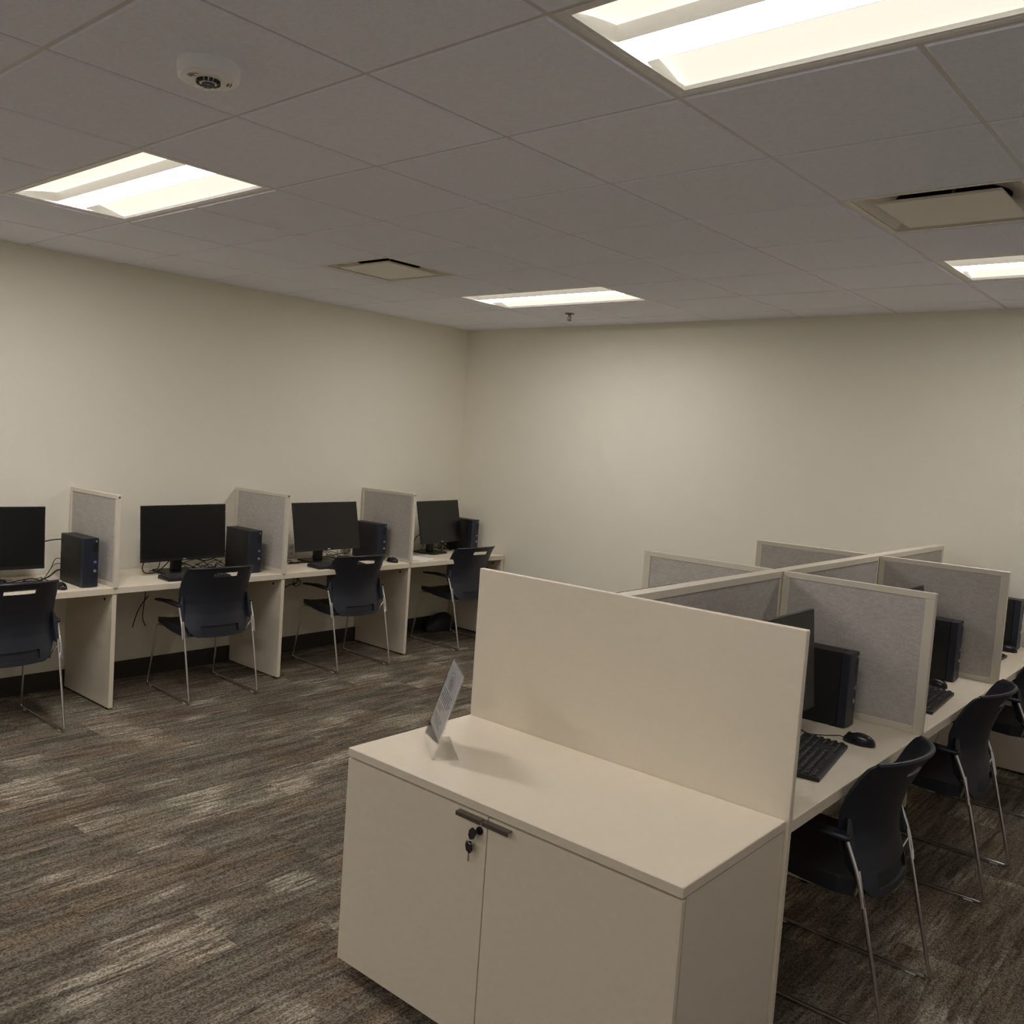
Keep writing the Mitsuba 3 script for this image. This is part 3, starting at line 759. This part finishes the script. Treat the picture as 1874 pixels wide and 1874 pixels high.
monitor(3.203, 3.205, 1.027, 0.0, 0.09, 'black monitor on the second right bench desk, only its top corner showing over the screen', gmb)
monitor(2.590, 1.985, 1.032, math.pi, 0.05, 'black monitor left of the middle screens, its top edge showing behind the end panel', gmb)
monitor(2.590, 3.045, 1.032, math.pi, 0.05, 'black monitor left of the middle screens, its top edge showing between the left cross screens', gmb)

def keyboard_templates():
    P = []
    # local: keys face up, user side at +X, length along Y
    wedge = trimesh.convex.convex_hull(np.array([(0.066, y, z) for y in (-0.22, 0.22) for z in (0.002, 0.012)] + [(-0.066, y, z) for y in (-0.22, 0.22) for z in (0.002, 0.021)] + [(0.063, y, 0.014) for y in (-0.217, 0.217)] + [(-0.063, y, 0.0228) for y in (-0.217, 0.217)]))
    P.append(('base', ply(wedge, 'm_key'), None, None))
    keys, marks_ = [], []
    def keycap(xc, yc, w):
        zt = 0.0142 + (0.063 - xc) / 0.126 * 0.0086
        a, b = 0.0072, w / 2 - 0.0012
        pts = [(xc + sx * a, yc + sy * b, zt) for sx in (-1, 1) for sy in (-1, 1)] + [(xc + sx * (a - 0.0016), yc + sy * (b - 0.0016), zt + 0.0042) for sx in (-1, 1) for sy in (-1, 1)]
        keys.append(trimesh.convex.convex_hull(np.array(pts)))
        if w < 0.06:
            marks_.append(box(xc - 0.0042, xc + 0.0002, yc - b + 0.0030, yc - b + 0.0062, zt + 0.0040, zt + 0.00445))
    for r in range(6):
        xc = -0.053 + r * 0.0204
        y = -0.211
        if r == 5:
            ws = [0.024, 0.024, 0.024, 0.118, 0.024, 0.024, 0.024, 0.028]
        elif r == 0:
            ws = [0.0182] * 15
        else:
            off = (0.0, 0.0, 0.026, 0.030, 0.040)[r - 1 if r else 0]
            ws = [0.019 + off] if r > 1 else [0.019]
            while sum(ws) < 0.27:
                ws.append(0.019)
            ws.append(0.290 - sum(ws)) if 0.290 - sum(ws) > 0.012 else None
        for w in ws:
            keycap(xc, y + w / 2, w)
            y += w
        for j in range(3):
            keycap(xc, 0.094 + j * 0.019, 0.019) if r in (0, 1, 2) or (r == 5) or (r == 4 and j == 1) else None
        for j in range(4):
            keycap(xc, 0.156 + j * 0.0185, 0.0185) if r > 0 else None
    P.append(('keys', ply(cat(*keys), 'm_key'), None, 'stuff'))
    P.append(('key_legends', ply(cat(*marks_), 'm_legend'), None, 'stuff'))
    P.append(('foot', ply(cat(*[box(x - 0.006, x + 0.006, y - 0.012, y + 0.012, 0.0, 0.003) for x in (-0.052, 0.052) for y in (-0.18, 0.18)]), 'm_black'), None, None))
    return P
KEYB = keyboard_templates()
def keyboard(x, y, rz, label, group):
    k = thing('keyboard', label, 'keyboard', group)
    for n, s, lab, kind in KEYB:
        part(k, n, s, at(x, y, ZD, rz).scale([1.14, 1.0, 1.0]), lab, kind)
gk, gkr = 'keyboards on the left wall desks', 'keyboards on the right bench desks'
keyboard(-0.800, 0.962, 0.0, 'black keyboard on the wall desk at the left edge, behind the chair back', gk)
keyboard(-0.700, 2.145, -0.08, 'black keyboard on the second wall desk, mostly behind the chair back', gk)
keyboard(-0.700, 3.345, -0.08, 'black keyboard on the third wall desk, below the leaning monitor', gk)
keyboard(3.280, 2.038, 0.141, 'black keyboard on the first right bench desk, beside the end panel', gkr)
keyboard(3.308, 3.252, 0.06, 'black keyboard on the second right bench desk', gkr)
keyboard(3.262, 4.470, 0.0, 'black keyboard on the third right bench desk, one corner showing past the cross screen', gkr)

def mouse_templates():
    # local: nose at -X, palm end at +X
    s = trimesh.creation.icosphere(subdivisions=4, radius=1.0)
    v = s.vertices
    x = v[:, 0] * 0.056
    wy = 0.031 * (1 - 0.16 * np.clip(-v[:, 0], 0, 1) - 0.04 * np.clip(v[:, 0], 0, 1) + 0.0 * v[:, 0])
    hz = 0.036 * (1 - 0.22 * np.clip(-v[:, 0], 0, 1))
    y = np.sign(v[:, 1]) * np.abs(v[:, 1]) ** 0.85 * wy
    z = np.where(v[:, 2] > 0, np.abs(v[:, 2]) ** 0.9 * hz, v[:, 2] * 0.004)
    s.vertices = np.c_[x, y, z + 0.0045]
    P = [('shell', ply(s, 'm_mouse', smooth=True), None)]
    P.append(('wheel', ply(trimesh.creation.cylinder(0.010, 0.006, sections=20).apply_transform(trimesh.transformations.rotation_matrix(math.pi / 2, (1, 0, 0))).apply_translation((-0.034, 0, 0.026)), 'm_black', smooth=40), None))
    P.append(('button_seam', ply(tube([(-0.054, 0, 0.014), (-0.045, 0, 0.0245), (-0.030, 0, 0.0325), (-0.012, 0, 0.0385)], 0.0007, 5), 'm_gap'), None))
    P.append(('glide_pad', ply(box(-0.045, -0.030, -0.010, 0.010, 0.0, 0.0015), 'm_black'), None))
    P.append(('glide_pad', ply(box(0.030, 0.045, -0.012, 0.012, 0.0, 0.0015), 'm_black'), None))
    return P
MOUSE = mouse_templates()
def mouse(x, y, rz, label, group, tail):
    k = thing('computer_mouse', label, 'computer mouse', group)
    for n, s, lab in MOUSE:
        part(k, n, s, at(x, y, ZD, rz), lab)
    n0 = (x - 0.054 * math.cos(rz), y - 0.054 * math.sin(rz), ZD + 0.010)
    part(k, 'cord', ply(tube(spline([n0] + tail, 9), 0.0018, 6), 'm_cable', smooth=True))
gmo, gmr = 'mice on the left wall desks', 'mice on the right bench desks'
z_ = ZD + 0.0025
mouse(-0.705, 1.262, 0.1, 'black mouse on the wall desk at the left edge, in front of the computer', gmo, [(-0.80, 1.25, z_), (-0.90, 1.22, z_), (-1.02, 1.25, z_), (-1.10, 1.33, z_)])
mouse(-0.700, 3.905, 0.05, 'black mouse on the third wall desk, in front of the computer', gmo, [(-0.78, 3.80, z_), (-0.86, 3.775, z_), (-1.0, 3.70, z_), (-1.10, 3.62, z_)])
mouse(3.330, 2.362, 0.02, 'black mouse beside the keyboard on the first right bench desk', gmr, [(3.255, 2.372, ZD + 0.008), (3.215, 2.350, z_), (3.165, 2.318, z_), (3.10, 2.35, z_), (3.04, 2.30, z_), (3.08, 2.22, z_), (3.02, 2.15, z_)])
mouse(3.262, 3.588, -0.25, 'black mouse beside the keyboard on the second right bench desk', gmr, [(3.19, 3.61, z_), (3.13, 3.64, z_), (3.05, 3.60, z_), (2.98, 3.55, z_)])
mouse(3.290, 4.895, 0.0, 'black mouse in front of the computer on the third right bench desk', gmr, [(3.20, 4.89, z_), (3.10, 4.85, z_), (3.0, 4.80, z_)])

# ================================================================== cables
def cable(pts, label, group=None, r=0.0032):
    solo('cable', ply(tube(spline(pts, 9), r, 6), 'm_cable', smooth=True), label, 'cable', group)
def tangle(y0, y1, x0, x1, n, seed, label, r=0.0024, zmax=0.05, lift=0.0):
    # a heap of cords nobody could count
    g = np.random.default_rng(seed)
    ms = []
    for i in range(n):
        m = 7
        ys = np.sort(g.uniform(y0, y1, m)) if i % 2 else np.linspace(y0, y1, m) + g.uniform(-0.04, 0.04, m)
        xs = g.uniform(x0, x1, m)
        zs = ZD + lift + r + g.uniform(0, 1, m) ** 3 * zmax
        ms.append(tube(spline(np.c_[xs, ys, zs], 9), r, 6))
    k = solo('cable_tangle', ply(cat(*ms), 'm_cable', smooth=True), label, 'cables')
    labels[k]['kind'] = 'stuff'
# first desk
z0 = ZD + 0.0035
cable([(-0.957, 1.40, 0.985), (-0.975, 1.37, 0.985), (-0.99, 1.30, 0.975), (-1.0, 1.22, 0.945), (-1.0, 1.15, 0.93), (-0.99, 1.08, 0.93)], 'black display cable rising from the first wall monitor to its computer', 'display cables on the first wall desk', 0.004)
for i in range(2):
    cable([(-0.958, 1.40, 0.865 - 0.03 * i), (-0.985, 1.36, 0.865 - 0.03 * i), (-1.0, 1.335, 0.80), (-1.0, 1.30, 0.752), (-0.96, 1.24, z0), (-0.95, 1.14, z0 + 0.002 * i)], ('upper' if i == 0 else 'lower') + ' of two thin black cables hanging behind the first wall computer', None, 0.0022)
cable([(-0.958, 1.41, 0.800), (-0.985, 1.37, 0.795), (-0.99, 1.32, 0.758), (-0.95, 1.22, z0), (-0.93, 1.14, z0), (-0.97, 1.08, z0)], 'thick black power cable of the first wall computer', 'power cables of the first wall desk', 0.005)
tangle(1.05, 1.30, -1.0, -0.88, 4, 11, 'black cables bundled on the first wall desk behind the keyboard', 0.003, 0.02)
tangle(0.62, 1.08, -0.98, -0.86, 3, 12, 'black cables lying under the first wall monitor', 0.0026, 0.03, 0.0135)
# second desk
cable([(-0.93, 2.05, 0.90), (-0.94, 1.96, 0.865), (-0.93, 1.90, 0.80), (-0.93, 1.92, 0.75), (-0.95, 2.02, 0.752), (-0.97, 2.10, 0.80), (-0.97, 2.16, 0.86)], 'black cable looping left of the second wall monitor stand', 'cables at the second monitor stand', 0.0034)
cable([(-0.97, 2.08, 0.90), (-0.99, 2.06, 0.84), (-0.98, 2.04, 0.77), (-1.02, 2.0, z0)], 'black cable dropping behind the second wall monitor stand', 'cables at the second monitor stand', 0.003)
tangle(2.22, 2.58, -1.12, -0.95, 5, 21, 'black cables tangled between the second wall monitor and its computer', 0.0026, 0.07)
cable([(-0.96, 2.20, 0.86), (-1.02, 2.30, 0.835), (-1.04, 2.40, 0.79), (-1.02, 2.48, 0.80), (-1.0, 2.56, 0.85), (-0.998, 2.60, 0.875)], 'thicker black cable from the second wall monitor to its computer', 'display cables on the second wall desk', 0.004)
# third desk
tangle(3.42, 3.78, -1.12, -0.98, 5, 31, 'black cables tangled between the third wall monitor and its computer', 0.0026, 0.08)
tangle(3.10, 3.36, -1.02, -0.90, 3, 32, 'black cables lying left of the third wall monitor stand', 0.003, 0.015)
# fourth desk
tangle(4.72, 4.98, -1.14, -1.02, 5, 41, 'black cables tangled behind the corner wall monitor', 0.0026, 0.09)
cable([(-0.98, 4.55, 0.93), (-0.99, 4.46, 0.88), (-0.98, 4.40, 0.81), (-0.98, 4.43, 0.755), (-1.0, 4.52, 0.76), (-1.02, 4.60, 0.82)], 'black cable looping left of the corner wall monitor stand', 'cables at the corner monitor stand', 0.0034)
# under the desks
cable([(-1.10, 2.02, 0.697), (-1.10, 2.025, 0.60), (-1.09, 2.01, 0.50), (-1.08, 2.0, 0.42), (-1.09, 2.03, 0.36)], 'longer black cable hanging from the underside of the second wall desk', None, 0.0034)
cable([(-1.12, 2.06, 0.56), (-1.11, 2.0, 0.50), (-1.10, 1.96, 0.43), (-1.10, 1.94, 0.36)], 'shorter black cable branching left under the second wall desk', None, 0.0034)
for lb, pts in zip(('wide', 'middle', 'short'), ([(-1.12, 3.08, 0.697), (-1.12, 3.08, 0.60), (-1.12, 3.09, 0.53), (-1.11, 3.13, 0.51), (-1.10, 3.22, 0.545), (-1.10, 3.28, 0.56), (-1.11, 3.30, 0.62), (-1.12, 3.33, 0.697)],
            [(-1.10, 3.12, 0.697), (-1.09, 3.18, 0.665), (-1.08, 3.24, 0.62), (-1.09, 3.25, 0.55), (-1.10, 3.29, 0.53), (-1.10, 3.33, 0.56), (-1.11, 3.27, 0.60)],
            [(-1.13, 3.34, 0.697), (-1.13, 3.32, 0.63), (-1.12, 3.32, 0.56), (-1.11, 3.26, 0.54)])):
    cable(pts, lb + ' black cable loop hanging under the third wall desk', None, 0.0034)
for lb, pts in zip(('left', 'right'), ([(-1.08, 4.28, 0.697), (-1.08, 4.25, 0.60), (-1.08, 4.19, 0.48), (-1.08, 4.20, 0.38), (-1.08, 4.14, 0.28), (-1.08, 4.10, 0.22), (-1.06, 4.18, 0.13), (-1.06, 4.26, 0.05), (-1.07, 4.33, 0.006)],
            [(-1.10, 4.34, 0.697), (-1.10, 4.35, 0.58), (-1.10, 4.38, 0.46), (-1.10, 4.40, 0.36), (-1.10, 4.365, 0.26), (-1.10, 4.38, 0.14), (-1.10, 4.40, 0.05), (-1.08, 4.30, 0.006)])):
    cable(pts, lb + ' of two wavy black cables falling to the floor under the corner desk', None, 0.0036)

# ================================================================== papers and wall outlet
ps = box(-0.135, 0.135, -0.105, 0.105, 0.0, 0.004, 0.001)
solo('paper_stack', ply(ps, 'm_paper'), 'small stack of white paper on the corner wall desk', 'paper', None, at(-0.775, 4.235, ZD, 0.35))
solo('paper_card', ply(box(-0.10, 0.10, -0.075, 0.075, 0.0, 0.0025, 0.0008), 'm_paper'), 'white card lying on the third wall desk beside the cables', 'paper', None, at(-0.965, 3.735, ZD, 0.55))
k = thing('wall_outlet', 'pale wall outlet above the third wall desk, left of the leaning monitor', 'wall outlet')
part(k, 'plate', ply(box(WX, WX + 0.03, 3.235, 3.315, 0.742, 0.855, 0.004), 'm_white'))
part(k, 'socket', ply(cat(box(WX + 0.0295, WX + 0.0312, 3.255, 3.295, 0.757, 0.787, 0.0005), box(WX + 0.0295, WX + 0.0312, 3.255, 3.295, 0.805, 0.835, 0.0005)), 'm_tee'))

# low dark rounded shape lying against the wall under the corner desk
bg = trimesh.creation.icosphere(subdivisions=4, radius=1.0)
v = bg.vertices
bx_ = v[:, 0] * 0.075
by_ = np.sign(v[:, 1]) * np.abs(v[:, 1]) ** 0.95 * 0.19
bz_ = np.where(v[:, 2] > 0, v[:, 2] * 0.155 * (1 + 0.10 * v[:, 1]), v[:, 2] * 0.004)
bg.vertices = np.c_[bx_, by_, bz_ + 0.004]
solo('dark_bag', ply(bg, 'm_shell_dark', smooth=True), 'low dark rounded shape on the floor against the wall under the corner desk', 'bag', None, at(-1.112, 4.955, 0.0))
